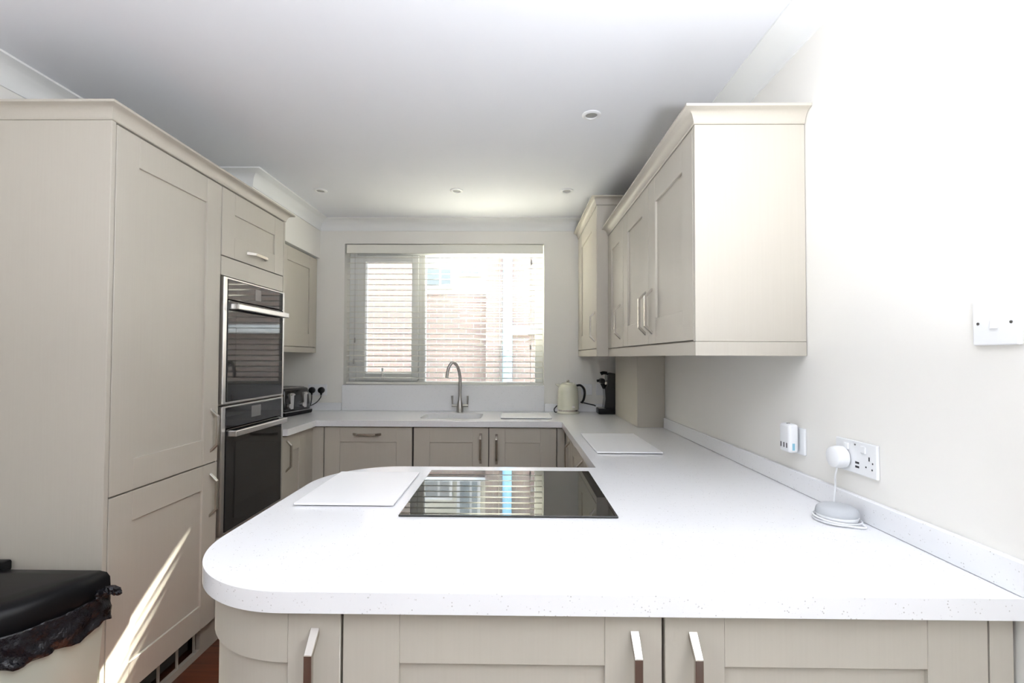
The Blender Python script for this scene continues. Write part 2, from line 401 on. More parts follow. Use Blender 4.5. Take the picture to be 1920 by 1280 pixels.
# sink
t = thing('sink', 'white undermounted kitchen sink below the tap', 'sink', ((hx0 + hx1) / 2, (hy0 + hy1) / 2, .70))
bm = B(); inner = [(hx0 - .004, hy0 - .004), (hx1 + .004, hy0 - .004), (hx1 + .004, hy1 + .004), (hx0 - .004, hy1 + .004)]
x0, x1, y0, y1 = hx0 - .004, hx1 + .004, hy0 - .004, hy1 + .004
box(bm, x0 - .012, x1 + .012, y0 - .012, y0, .70, WB - .001); box(bm, x0 - .012, x1 + .012, y1, y1 + .012, .70, WB - .001)
box(bm, x0 - .012, x0, y0, y1, .70, WB - .001); box(bm, x1, x1 + .012, y0, y1, .70, WB - .001); box(bm, x0, x1, y0, y1, .70, .712)
obj('basin', bm, sinkm, t)
bm = B(); lathe(bm, [(.0, .712), (.04, .712), (.042, .715), (.02, .717), (.0, .714)], ((x0 + x1) / 2, (y0 + y1) / 2, 0), 20); obj('drain', bm, steel, t, smooth=True)
bm = B(); lathe(bm, [(.0, 0), (.02, 0), (.022, -.004), (.012, -.006), (.0, -.002)], (-.40, y1 - .0005, .835), 20, 'y'); obj('overflow', bm, steel, t, smooth=True)

# tap
TX, TY = -0.424, 3.715
t = thing('tap', 'brushed steel swan neck mixer tap with two lever handles behind the sink', 'tap', (TX, TY, WT))
bm = B(); lathe(bm, [(0, WT + .0005), (.027, WT + .0005), (.027, WT + .004), (.026, WT + .045), (.021, WT + .075), (.014, WT + .10), (.0125, WT + .13), (0, WT + .13)], (TX, TY, 0), 24); obj('body', bm, steel, t, smooth=True)
bm = B(); tube(bm, [(TX, TY, WT + .12), (TX, TY, WT + .22), (TX - .003, TY, WT + .29), (TX - .02, TY - .008, WT + .355), (TX - .052, TY - .02, WT + .388), (TX - .078, TY - .03, WT + .365), (TX - .093, TY - .036, WT + .32), (TX - .099, TY - .04, WT + .268)], [.0125, .0125, .0122, .012, .0118, .0118, .0118, .012], 14, 8); obj('spout', bm, steel, t, smooth=True)
for s in (-1, 1):
    bm = B(); tube(bm, [(TX + s * .018, TY, WT + .052), (TX + s * .064, TY, WT + .052)], .0115, 14, 1); hb = obj('valve', bm, steel, t, smooth=True)
    bm = B(); tube(bm, [(TX + s * .058, TY, WT + .050), (TX + s * .060, TY, WT + .09), (TX + s * .061, TY - .002, WT + .128)], [.006, .0065, .0085], 10, 4); obj('lever', bm, steel, hb, smooth=True)

# ------------------------------------------------------------------ left tall units
FX = -1.369
frL = Frame((FX, 0, 0), (0, 1, 0), (1, 0, 0))
XB = XL + .005
t = thing('fridge_housing', 'tall beige housing with a long upper door and short lower door, beside the ovens', 'cabinet', (-1.65, 1.88, 0))
bm = B(); box(bm, XB, FX, 1.575, 1.593, 0.0, 2.142, .001); obj('end_panel', bm, paint, t)
bm = B(); box(bm, XB, FX - .022, 1.5935, 2.184, .14, 2.142); obj('carcass', bm, gapshade_body, t)
shaker(frL, t, 1.597, 2.180, .861, 2.136, (2.134, 1.005, True), rail=.11)
shaker(frL, t, 1.597, 2.180, .143, .855, (2.134, .715, True), rail=.105)
t = thing('oven_housing', 'tall beige cabinet holding the two black ovens', 'cabinet', (-1.65, 2.49, 0))
bm = B(); box(bm, XB, FX - .012, 2.1845, 2.196, .14, 2.142); box(bm, XB, FX, 2.777, 2.795, .14, 2.142, .001); box(bm, XB, XB + .012, 2.196, 2.777, .14, 2.142)
for z in (.14, .49, 1.1055, 1.72, 2.13): box(bm, XB + .012, FX - .022, 2.196, 2.777, z, z + .009)
obj('carcass', bm, paint, t)
shaker(frL, t, 2.188, 2.774, 1.816, 2.136, (2.485, 1.868, False, .175), rail=.105)
bm = B(); frL.box(bm, 2.188, 2.774, -.02, -.001, 1.722, 1.811, .001); obj('filler', bm, paint, t)
shaker(frL, t, 2.188, 2.774, .143, .497, None, rail=.09, name='drawer')
# cornice + plinth
def cornice_prof(zb, h=.048, out=.040, back=-.02):
    p = [(0.001, zb)]
    p.append((.004, zb + .003)); p.append((.004, zb + .008))
    for i in range(1, 7):
        a = R(90 * i / 6); p.append((.006 + (out - .008) * (1 - math.cos(a)), zb + .008 + (h - .017) * math.sin(a)))
    p += [(out, zb + h - .008), (out, zb + h), (back, zb + h), (back, zb)]
    return p
bm = B(); sweep(bm, [(XB, 1.575), (FX, 1.575), (FX, 2.795), (XB + .25, 2.795)], cornice_prof(2.1425, .050, .040))
tag(obj('cornice', bm, paint, smooth=True, origin=(FX, 2.2, 2.1425)), 'beige cornice on top of the tall fridge and oven cabinets', 'cornice')
t = thing('plinth', 'grey beige plinth with a ventilation grille under the tall fridge cabinet', 'plinth', (-1.41, 2.2, 0))
bm = B(); box(bm, -1.42, -1.402, 1.5935, 1.78, 0.0005, .139); box(bm, -1.42, -1.402, 2.13, 3.24, 0.0005, .139); box(bm, -1.42, -1.402, 1.78, 2.13, .0005, .030); box(bm, -1.42, -1.402, 1.78, 2.13, .118, .139)
obj('board', bm, plinthm, t)
bm = B(); box(bm, -1.46, -1.455, 1.78, 2.13, .03, .118); obj('vent_back', bm, greyplastic2, t)
for i in range(4):
    bm = B(); y = 1.79 + i * .105; box(bm, -1.418, -1.408, y, y + .004, .030, .118); obj('grille_bar', bm, plinthm, t)

# ovens
def oven(label, zb, zt, cp, hz, win_, disp):
    t = thing('oven', label, 'oven', (FX - .25, 2.485, zb))
    y0, y1 = 2.1985, 2.7745
    bm = B(); box(bm, XB + .02, FX - .012, y0 + .004, y1 - .004, zb + .014, zt - .002); obj('body', bm, gapshade_body, t)
    bm = B(); s = .020
    frL.box(bm, y0 - .008, y0 + s, -.012, .012, zb, zt, .002); frL.box(bm, y1 - s - .004, y1, -.012, .012, zb, zt, .002)
    frL.box(bm, y0 + s, y1 - s - .004, -.012, .012, zt - .009, zt, .002); frL.box(bm, y0 + s, y1 - s - .004, -.012, .012, zb, zb + .009, .002)
    obj('frame', bm, ovensteel, t)
    ya, yb = y0 + s + .001, y1 - s - .005
    bm = B(); frL.box(bm, ya, yb, -.012, .014, cp, zt - .0095, .001); c = obj('control_panel', bm, ovenglass, t)
    bm = B(); frL.box(bm, disp[0], disp[1], .0135, .0145, disp[2], disp[3]); obj('display', bm, dispm, c)
    bm = B(); frL.box(bm, ya, yb, -.012, .016, zb + .0095, cp - .006, .0015); d = obj('oven_door', bm, ovenglass, t)
    bm = B(); frL.box(bm, win_[0], win_[1], .0155, .0166, win_[2], win_[3]); obj('door_glass', bm, ovenwin, d)
    bm = B()
    frL.box(bm, ya + .012, yb - .012, .040, .058, hz - .014, hz + .014, .004, 2)
    frL.box(bm, ya + .012, ya + .034, .0145, .045, hz - .014, hz + .014, .003, 2); frL.box(bm, yb - .034, yb - .012, .0145, .045, hz - .014, hz + .014, .003, 2)
    obj('handle', bm, ovensteel, d)
    return t
oven('upper black glass built-in oven with a steel bar handle', 1.1155, 1.7155, 1.612, 1.578, (2.285, 2.712, 1.250, 1.545), (2.455, 2.510, 1.632, 1.692))
oven('lower black glass built-in oven with a steel bar handle', .5055, 1.1050, 1.000, .975, (2.295, 2.705, .62, .925), (2.435, 2.525, 1.028, 1.086))

# ------------------------------------------------------------------ left wall cabinet
WX = -1.595
frW = Frame((WX, 0, 0), (0, 1, 0), (1, 0, 0))
t = thing('wall_cabinet', 'single beige wall cabinet under the boxed soffit above the toaster', 'cabinet', (-1.77, 3.29, 1.372))
bm = B(); box(bm, XB, WX - .022, 2.80, 3.795, 1.412, 2.128); obj('carcass', bm, paint, t)
bm = B(); box(bm, WX - .022, WX - .002, 3.775, 3.796, 1.372, 2.128, .001); obj('end_post', bm, paint, t)
shaker(frW, t, 3.18, 3.772, 1.416, 2.124, None, rail=.10, stile=.115)
shaker(frW, t, 2.802, 3.176, 1.416, 2.124, (2.86, 1.53, True), rail=.10)
bm = B(); box(bm, WX - .030, WX - .002, 2.80, 3.774, 1.372, 1.411, .001); obj('pelmet', bm, paint, t)

# ------------------------------------------------------------------ base cabinets, back and left and right runs
t = thing('base_cabinet', 'beige base cabinet with one door between the ovens and the dishwasher', 'cabinet', (-1.65, 3.0, 0))
bm = B(); box(bm, XB, FX - .022, 2.798, 3.24, .14, WB - .001); obj('carcass', bm, gapshade_body, t)
shaker(frL, t, 2.800, 3.112, .143, .862, (2.848, .742, True), rail=.10, stile=.092)
bm = B(); box(bm, FX - .060, FX - .002, 3.116, 3.26, .14, .862, .001); box(bm, FX - .004, -1.296, 3.223, 3.26, .14, .862, .001); obj('corner_post', bm, paint, t)
FY = 3.221
frB = Frame((0, FY, 0), (1, 0, 0), (0, -1, 0))
t = thing('dishwasher_cabinet', 'beige integrated dishwasher front with a horizontal bar handle left of the sink', 'dishwasher', (-.99, 3.5, 0))
bm = B(); box(bm, -1.290, -.692, FY + .022, 3.78, .14, WB - .001); obj('carcass', bm, gapshade_body, t)
shaker(frB, t, -1.2895, -.693, .143, .862, (-1.0, .815, False, .19), rail=.10, stile=.105)
t = thing('sink_cabinet', 'beige double door base cabinet under the sink', 'cabinet', (-.2, 3.5, 0))
bm = B(); box(bm, -.690, .29, FY + .022, 3.27, .14, WB - .001); box(bm, -.690, .29, 3.27, 3.70, .14, .60); obj('carcass', bm, gapshade_body, t)
shaker(frB, t, -.680, -.1735, .143, .862, (-.2265, .722, True, .2), rail=.10, stile=.108)
shaker(frB, t, -.1685, .287, .143, .862, (-.118, .718, True, .2), rail=.10, stile=.108)
bm = B(); box(bm, .292, .344, FY, FY + .02, .14, .862, .001); obj('filler', bm, paint, t)
bm = B(); box(bm, -1.40, .40, 3.262, 3.278, .0005, .139); tag(obj('plinth', bm, plinthm, origin=(-.5, 3.27, 0)), 'plinth board under the dishwasher and the sink cabinet', 'plinth')
RX_ = 0.346
frR = Frame((RX_, 0, 0), (0, 1, 0), (-1, 0, 0))
for u0, u1, hu, lab in ((2.915, 3.20, 2.965, 'narrow beige base cabinet on the right run next to the sink cabinet corner'), (2.370, 2.911, 2.42, 'middle beige base cabinet of the right run under the white board'), (1.90, 2.366, 2.20, 'beige base cabinet of the right run nearest the peninsula')):
    t = thing('base_cabinet', lab, 'cabinet', (.63, (u0 + u1) / 2, 0), 'base cabinets of the right run')
    bm = B(); box(bm, RX_ + .022, XR - .005, u0 - .001, u1 + .001, .14, WB - .001); obj('carcass', bm, gapshade_body, t)
    shaker(frR, t, u0, u1, .143, .862, (hu, .722, True), rail=.10, stile=.09)
bm = B(); box(bm, .40, .416, 1.90, 3.26, .0005, .139); tag(obj('plinth', bm, plinthm, origin=(.41, 2.5, 0)), 'plinth board under the right run of base cabinets', 'plinth')

# ------------------------------------------------------------------ peninsula cabinets
PY = 0.897
frP = Frame((0, PY, 0), (1, 0, 0), (0, -1, 0))
t = thing('peninsula_cabinet', 'beige double door cabinet on the front of the peninsula', 'cabinet', (.28, 1.1, 0))
bm = B(); box(bm, -.322, XR - .002, PY + .022, 1.35, .14, WB - .001); obj('carcass', bm, gapshade_body, t)
shaker(frP, t, -.3195, .2765, .143, .864, (.226, .735, True), rail=.097, stile=.106)
shaker(frP, t, .2825, .8765, .143, .864, (.334, .735, True), rail=.097, stile=.110)
bm = B(); box(bm, .880, XR - .012, PY, PY + .02, .14, .866, .001); obj('filler', bm, paint, t)
def arc_slab(bm, cx, cy, r0, r1, a0, a1, z0, z1, n=18):
    pts = arc_pts(cx, cy, r1, a0, a1, n) + arc_pts(cx, cy, r0, a1, a0, n)
    prism(bm, pts, z0, z1)
def curved_cab(label, front):
    s = 1 if front else -1
    cy = 1.147 if front else 1.600; fy = PY if front else 1.848
    r1 = abs(cy - fy); cx = -.424
    a0, a1 = (180, 270) if front else (90, 180)
    t = thing('curved_cabinet', label, 'cabinet', (-.45, cy, 0))
    bm = B(); rr = r1 - .03
    pts = arc_pts(cx, cy, rr, a0, a1, 18)
    if front: pts = pts + [(-.3235, fy + .03), (-.3235, 1.3725), (cx - rr, 1.3725)]
    else: pts = pts + [(cx - rr, 1.3735), (-.3235, 1.3735), (-.3235, fy - .03)]
    prism(bm, pts, .14, WB - .001); obj('carcass', bm, paint, t)
    bm = B(); zt, zb, rl = .864, .143, .097
    arc_slab(bm, cx, cy, r1 - .02, r1, a0, a1, zt - rl, zt); arc_slab(bm, cx, cy, r1 - .02, r1, a0, a1, zb, zb + rl)
    ya, yb = (fy, fy + .02) if front else (fy - .02, fy)
    box(bm, cx, -.3245, ya, yb, zb, zt, .0012)
    xa = cx - r1
    e0, e1 = (cy, cy + .10) if front else (cy - .10, cy)
    box(bm, xa, xa + .02, e0, e1, zb, zt, .0012)
    d = obj('curved_door', bm, paint, t, smooth=True)
    bm = B(); arc_slab(bm, cx, cy, r1 - .018, r1 - .009, a0, a1, zb + rl - .004, zt - rl + .004); obj('panel', bm, paint, d, smooth=True)
    if front: handle(frP, d, -.372, .735)
    else: handle(Frame((0, fy, 0), (1, 0, 0), (0, 1, 0)), d, -.372, .735)
    bm = B(); p0, p1 = (cy + .102, 1.3725) if front else (1.3735, cy - .102)
    box(bm, xa, xa + .018, p0, p1, .143, .864, .001); obj('side_panel', bm, paint, t)
    bm = B(); rq = r1 - .05
    arc_slab(bm, cx, cy, rq - .016, rq, a0, a1, .0005, .139); obj('plinth', bm, plinthm, t, smooth=True)
curved_cab('curved beige end cabinet at the front left corner of the peninsula', True)
curved_cab('curved beige end cabinet at the rear left corner of the peninsula', False)
t = thing('peninsula_cabinet', 'beige double door cabinet on the sink side of the peninsula', 'cabinet', (.0, 1.6, 0))
bm = B(); box(bm, -.322, .366, 1.36, 1.826, .14, WB - .001); obj('carcass', bm, paint, t)
frQ = Frame((0, 1.848, 0), (1, 0, 0), (0, 1, 0))
shaker(frQ, t, -.3195, -.004, .143, .862, (-.05, .735, True), rail=.097, stile=.09)
shaker(frQ, t, .000, .315, .143, .862, (.05, .735, True), rail=.097, stile=.09)
bm = B(); box(bm, -.42, XR - .004, .947, .963, .0005, .139); tag(obj('plinth', bm, plinthm, origin=(.25, .955, 0)), 'plinth board under the front of the peninsula', 'plinth')

# ------------------------------------------------------------------ right wall cabinets
frC = Frame((.58, 0, 0), (0, 1, 0), (-1, 0, 0))
def rcab(label, y0, y1, doors, endp, zb=1.3945, zt=2.0955):
    t = thing('wall_cabinet', label, 'cabinet', (.76, (y0 + y1) / 2, zb))
    bm = B(); box(bm, .602, XR - .002, y0 + (.019 if endp else 0), y1, zb, zt); obj('carcass', bm, paint, t)
    if endp:
        bm = B(); box(bm, .58, XR - .002, y0, y0 + .0185, zb, zt, .001); obj('end_panel', bm, paint, t)
    for u0, u1, h in doors: shaker(frC, t, u0, u1, zb + .005, zt - .003, h, rail=.105, stile=.098)
rcab('beige double door wall cabinet above the sockets with a plain bright end panel', 1.523, 2.531, [(1.5435, 2.0525, (2.003, 1.538, True)), (2.0555, 2.5295, (2.103, 1.538, True))], True)
rcab('single door beige wall cabinet between the double cabinet and the taller cabinet', 2.532, 2.9365, [(2.5335, 2.935, (2.605, 1.540, True))], False)
bm = B(); sweep(bm, [(.58, 2.9365), (.58, 1.523), (XR - .002, 1.523)], [(-.022, 1.349), (0, 1.349), (0, 1.3935), (-.022, 1.3935)][::-1])
# travel -y then +x: right side is -x / -y
tag(obj('pelmet', bm, paint, origin=(.58, 2.2, 1.349)), 'beige light pelmet strip under the double and single wall cabinets', 'pelmet')
bm = B(); sweep(bm, [(.58, 2.9365), (.58, 1.523), (XR - .002, 1.523)], cornice_prof(2.0965, .048, .040))
tag(obj('cornice', bm, paint, smooth=True, origin=(.58, 2.2, 2.0965)), 'beige cornice on the lower right wall cabinets', 'cornice')
t = thing('wall_cabinet', 'taller deeper beige wall cabinet in the corner right of the window', 'cabinet', (.72, 3.37, 1.349))
bm = B(); box(bm, .532, XR - .002, 2.956, YB - .002, 1.3945, 2.290); obj('carcass', bm, paint, t)
bm = B(); box(bm, .510, XR - .002, 2.9375, 2.9555, 1.349, 2.290, .001); obj('end_panel', bm, paint, t)
frT = Frame((.51, 0, 0), (0, 1, 0), (-1, 0, 0))
shaker(frT, t, 2.958, 3.775, 1.398, 2.286, (3.012, 1.538, True), rail=.105, stile=.17)
bm = B(); box(bm, .512, .532, 3.778, YB - .002, 1.349, 2.290, .001); obj('end_post', bm, paint, t)
bm = B(); box(bm, .510, .532, 2.956, 3.777, 1.349, 1.3935, .001); obj('pelmet', bm, paint, t)
bm = B(); sweep(bm, [(.51, YB - .002), (.51, 2.9375), (XR - .004, 2.9375)], cornice_prof(2.2905, .052, .036)); obj('cornice', bm, paint, t, smooth=True)
# boxing under the cabinets
t = thing('pipe_boxing', 'beige boxed column between the worktop and the right wall cabinets', 'boxing', (.85, 3.27, WT))
bm = B(); box(bm, .765, .783, 2.970, 3.60, WT + .0005, 1.348, .0005); obj('side_panel', bm, paint, t)
bm = B(); box(bm, .763, XR - .002, 2.950, 2.969, WT + .0005, 1.348, .001); obj('front_panel', bm, paint, t)

# ------------------------------------------------------------------ hob and boards
t = thing('hob', 'black glass induction hob set on the peninsula worktop', 'hob', (-.015, 1.535, WT))
bm = B(); box(bm, -.311, .281, 1.282, 1.789, WT + .0005, WT + .0062, .0015); obj('glass', bm, hobglass, t)
def board(label, x0, x1, y0, y1):
    t = thing('worktop_board', label, 'board', ((x0 + x1) / 2, (y0 + y1) / 2, WT), 'white worktop protector boards')
    bm = B(); box(bm, x0, x1, y0, y1, WT + .0035, WT + .0095, .0015, 2); obj('slab', bm, boardm, t)
    for sx in (x0 + .03, x1 - .03):
        for sy in (y0 + .03, y1 - .03):
            bm = B(); lathe(bm, [(0, WT + .0002), (.008, WT + .0002), (.008, WT + .0036), (0, WT + .0036)], (sx, sy, 0), 10); obj('foot', bm, plastic, t)
board('white board lying on the peninsula left of the black hob', -.634, -.346, 1.366, 1.745)
board('white board lying on the right run of the worktop in front of the boxed column', .372, .667, 2.137, 2.66)
board('white board lying by the sink in front of the window', -.094, .265, 3.325, 3.60)

# ------------------------------------------------------------------ window blind
t = thing('venetian_blind', 'cream venetian blind with open slats hanging in the window', 'blind', (-.56, 3.83, OZ0))
BX0, BX1 = -1.357, .228
bm = B(); box(bm, BX0, BX1, 3.792, 3.803, 2.176, 2.246, .003, 2); obj('valance', bm, slatm, t)
bm = B(); box(bm, BX0 + .004, BX1 - .004, 3.805, 3.85, 2.195, 2.244, .002); obj('headrail', bm, slatm, t)
sl = None
zs = []
z = 2.146
while z > 1.155: zs.append(z); z -= .0443
for z in zs:
    if sl is None:
        bm = B(); n = 6; w = .042; tilt = R(8)
        top = []
        for i in range(n + 1):
            s = -w / 2 + w * i / n; c = .0025 * (1 - (2 * s / w) ** 2)
            top.append((3.826 + s * math.cos(tilt), z + s * math.sin(tilt) + c))
        pts = [(y, q + .0014) for y, q in top] + [(y, q - .0014) for y, q in top[::-1]]
        prism(bm, pts, BX0 + .002, BX1 - .002, 'x'); sl = obj('slat', bm, slatm, t); sz = z
    else:
        o = sl.copy(); COL.objects.link(o); o.parent = t; o.location = (0, 0, z - sz)
bm = B(); box(bm, BX0, BX1, 3.808, 3.844, 1.120, 1.138, .003, 2); obj('bottom_rail', bm, slatm, t)
for x in (-1.22, -.745, -.12, .13):
    bm = B()
    for y in (3.8085, 3.8435): tube(bm, [(x, y, 1.13), (x, y, 2.20)], .0009, 5, 1)
    obj('ladder_cord', bm, slatm, t)
for x, z in ((-1.285, 1.47), (-1.292, 1.30), (.135, 2.10), (.13, 1.42)):
    bm = B(); tube(bm, [(x, 3.80, z + .03), (x, 3.80, 2.18)], .0009, 5, 1); lathe(bm, [(0, -.018), (.006, -.016), (.007, 0), (.004, .025), (0, .027)], (x, 3.80, z), 10); obj('cord_tassel', bm, greyplastic, t, smooth=True)
for i in range(6):
    x = -1.23 + i * .262; bm = B(); lathe(bm, [(0, 0), (.006, 0), (.006, -.004), (0, -.004)], (x, 3.815, 1.1205), 10); obj('cord_button', bm, greyplastic, t)

# ------------------------------------------------------------------ downlights
for x, y, lab in ((.347, 2.135, 'single recessed downlight apart from the row of three near the window'), (-1.293, 3.112, 'left of the three recessed downlights in the row near the window'), (-.387, 3.113, 'middle of the three recessed downlights in the row near the window'), (.344, 3.114, 'right of the three recessed downlights in the row near the window')):
    t = thing('downlight', lab, 'downlight', (x, y, ZC), 'recessed ceiling downlights')
    bm = B(); lathe(bm, [(.026, ZC - .0002), (.043, ZC - .0002), (.043, ZC - .004), (.036, ZC - .008), (.028, ZC - .007), (.026, ZC - .003)], (x, y, 0), 28)
    bmesh.ops.delete(bm, geom=[f for f in bm.faces if len(f.verts) > 4], context='FACES_ONLY'); obj('bezel', bm, plastic, t, smooth=True)
    bm = B(); lathe(bm, [(0, ZC - .0025), (.0262, ZC - .0025), (.0262, ZC - .0004), (0, ZC - .0004)], (x, y, 0), 24); obj('lens', bm, lampglass, t)

# ------------------------------------------------------------------ added fill uplighter, unseen behind the camera, imitating ceiling-bounced light
LX, LY, LZ = 0.28, -0.14, 1.28
t = thing('fill_uplighter', 'added unseen steel uplighter for fill light on the dining side of the peninsula', 'lamp', (LX, LY, 0))
bm = B(); lathe(bm, [(0, .0005), (.14, .0005), (.14, .015), (.02, .03), (0, .03)], (LX, LY, 0), 32); obj('base', bm, steel, t, smooth=True)
bm = B(); tube(bm, [(LX, LY, .03), (LX, LY, LZ - .10)], .011, 12, 1); obj('pole', bm, steel, t, smooth=True)
bm = B(); lathe(bm, [(.012, -.10), (.07, -.085), (.12, -.04), (.15, .03), (.145, .03), (.115, -.035), (.067, -.078), (.012, -.09)], (LX, LY, LZ), 36)
bmesh.ops.delete(bm, geom=[f for f in bm.faces if len(f.verts) > 4], context='FACES_ONLY'); obj('bowl_shade', bm, plastic, t, smooth=True)
ld_ = bpy.data.lights.new('fill_uplighter_disk', 'AREA'); ld_.shape = 'DISK'; ld_.size = 0.26; ld_.energy = FILL_W; ld_.color = (0.94, 0.965, 1.0)
lo = bpy.data.objects.new('fill_uplighter_disk', ld_); COL.objects.link(lo); lo.location = (0, 0, LZ + .025); lo.rotation_euler = (R(180), 0, 0); lo.parent = t

# ------------------------------------------------------------------ toaster, plugs and socket in the left corner
def cable(name, label, pts, r, m, group=None):
    bm = B(); tube(bm, pts, r, 8, 8)
    return tag(obj(name, bm, m, smooth=True, origin=pts[0]), label, 'cable', group)
def plate(t, fr, u0, u1, z0, z1, m=plastic, th=.009):
    bm = B(); fr.box(bm, u0, u1, 0.0003, th, z0, z1, .0025, 2); return obj('plate', bm, m, t)
frBW = Frame((0, YB, 0), (1, 0, 0), (0, -1, 0))
t = thing('wall_socket', 'white double wall socket with two black plugs beside the toaster', 'socket', (-1.578, YB, 1.075))
plate(t, frBW, -1.655, -1.504, 1.030, 1.118)
t = thing('toaster', 'black four slot toaster with chrome trim in the left corner', 'toaster', (-1.712, 3.515, WT))
TRot = Matrix.Rotation(R(-12), 4, 'Z')
def tr(bm, c=(-1.712, 3.515, 0)):
    bmesh.ops.transform(bm, matrix=Matrix.Translation(c) @ TRot, verts=bm.verts); return bm
def taper_box(bm, x0, x1, y0, y1, z0, z1, ix, iy, bev=.02, seg=3):
    t_ = bmesh.new()
    v = [t_.verts.new(p) for p in ((x0, y0, z0), (x1, y0, z0), (x1, y1, z0), (x0, y1, z0), (x0 + ix, y0 + iy, z1), (x1 - ix, y0 + iy, z1), (x1 - ix, y1 - iy, z1), (x0 + ix, y1 - iy, z1))]
    for f in ((3, 2, 1, 0), (4, 5, 6, 7), (0, 1, 5, 4), (1, 2, 6, 5), (2, 3, 7, 6), (3, 0, 4, 7)): t_.faces.new([v[i] for i in f])
    bmesh.ops.bevel(t_, geom=t_.edges[:], offset=bev, segments=seg, profile=.5, affect='EDGES'); merge(bm, t_)
bm = B(); taper_box(bm, -.125, .125, -.15, .15, WT + .030, WT + .198, .016, .012); obj('body', tr(bm), blackgloss, t, smooth=True)
bm = B(); taper_box(bm, -.128, .128, -.153, .153, WT + .003, WT + .030, -.004, -.004, .006); obj('base', tr(bm), blackplastic, t, smooth=True)
bm = B(); box(bm, -.1295, .1295, -.1545, .1545, WT + .0285, WT + .0335, .001); obj('trim', tr(bm), ovensteel, t)
bm = B(); taper_box(bm, -.085, .085, -.128, .128, WT + .190, WT + .203, .006, .006, .004); top = obj('top_plate', tr(bm), steel, t, smooth=True)
for y in (-.09, -.035, .035, .09):
    bm = B(); box(bm, -.070, .070, y - .014, y + .014, WT + .2025, WT + .2038); obj('slot', tr(bm), slotm, top)
for y in (-.075, .075):
    bm = B(); prism(bm, [(y - .022, WT + .165), (y + .022, WT + .165), (y + .014, WT + .05), (y - .014, WT + .05)], .104, .1265, 'x'); c = obj('control_strip', tr(bm), ovensteel, t, bevel=.001)
    bm = B(); box(bm, .112, .140, y - .016, y + .016, WT + .148, WT + .160, .003); obj('lever', tr(bm), ovensteel, c)
    bm = B(); lathe(bm, [(0, .10), (.017, .10), (.016, .138), (0, .140)], (0, y - .034, WT + .075), 16, 'x'); obj('dial', tr(bm), ovensteel, c, smooth=True)
for x, lab in ((-1.618, 'left black plug in the double socket by the toaster'), (-1.543, 'right black plug in the double socket by the toaster')):
    t = thing('plug', lab, 'plug', (x, YB - .01, 1.07), 'black plugs by the toaster')
    bm = B(); lathe(bm, [(0, -.0095), (.024, -.0095), (.026, -.018), (.023, -.036), (.014, -.042), (0, -.042)], (x, YB, 1.072), 20, 'y'); obj('plug_body', bm, blackplastic, t, smooth=True)
    bm = B(); tube(bm, [(x, YB - .024, 1.055), (x, YB - .024, 1.035)], [.009, .006], 10, 1); obj('cord_grip', bm, blackplastic, t, smooth=True)
cable('cable', 'black cable hanging from the left plug behind the toaster', [(-1.618, 3.776, 1.034), (-1.619, 3.773, .99), (-1.625, 3.755, .945), (-1.65, 3.70, .917)], .004, rubber)
cable('cable', 'black cable curving from the right plug to behind the toaster', [(-1.543, 3.776, 1.034), (-1.548, 3.772, 1.01), (-1.575, 3.76, .975), (-1.625, 3.73, .945), (-1.668, 3.69, .93)], .004, rubber)

# ------------------------------------------------------------------ kettle, coffee machine, sockets in the right corner
KX, KY = .418, 3.690
t = thing('kettle', 'cream kettle with a chrome and black handle in the right corner', 'kettle', (KX, KY, WT))
bm = B(); lathe(bm, [(0, .0005), (.084, .0005), (.088, .004), (.087, .012), (.080, .018), (0, .018)], (KX, KY, WT), 36); bs = obj('power_base', bm, kettlem, t, smooth=True)
bm = B(); lathe(bm, [(0, .0185), (.080, .0185), (.080, .030), (0, .030)], (KX, KY, WT), 36); obj('chrome_band', bm, nickel, t, smooth=True)
bm = B(); lathe(bm, [(0, .0305), (.083, .0305), (.084, .04), (.082, .10), (.079, .165), (.075, .198), (.066, .216), (.054, .225), (0, .225)], (KX, KY, WT), 40)
kb = obj('body', bm, kettlem, t, smooth=True)
bm = B(); lathe(bm, [(0, .2255), (.052, .2255), (.050, .232), (.030, .238), (0, .240)], (KX, KY, WT), 32); ld = obj('lid', bm, kettlem, t, smooth=True)
bm = B(); lathe(bm, [(0, .238), (.008, .240), (.012, .248), (.009, .256), (0, .258)], (KX, KY, WT), 16); obj('knob', bm, nickel, ld, smooth=True)
bm = B(); prism(bm, [(KX - .066, WT + .195), (KX - .100, WT + .222), (KX - .094, WT + .226), (KX - .055, WT + .226)], KY - .02, KY + .02, 'y'); obj('spout', bm, kettlem, t, bevel=.006, smooth=True)
hp = [(KX + .062, KY, WT + .212), (KX + .095, KY, WT + .216), (KX + .121, KY, WT + .190), (KX + .128, KY, WT + .150), (KX + .120, KY, WT + .105), (KX + .104, KY, WT + .078)]
bm = B(); tube(bm, hp, .0085, 10, 6); hd = obj('handle', bm, blackplastic, t, smooth=True)
bm = B(); tube(bm, [(x + .008, y, z + .002) for x, y, z in hp[1:]], .0045, 8, 6); obj('handle_trim', bm, nickel, hd, smooth=True)
bm = B(); lathe(bm, [(0, 0), (.009, 0), (.009, -.003), (0, -.003)], (KX + .03, KY - .0775, WT + .055), 14, 'y'); bmesh.ops.scale(bm, vec=(1.6, 1, .9), space=Matrix.Translation((-KX - .03, 0, -WT - .055)), verts=bm.verts); obj('badge', bm, nickel, t)
cable('cable', 'short dark cable loop at the left of the kettle base', [(KX - .07, KY + .03, WT + .060), (KX - .092, KY, WT + .05), (KX - .108, KY - .01, WT + .03), (KX - .102, KY - .012, WT + .010), (KX - .088, KY + .0, WT + .0075)], .0045, rubber)
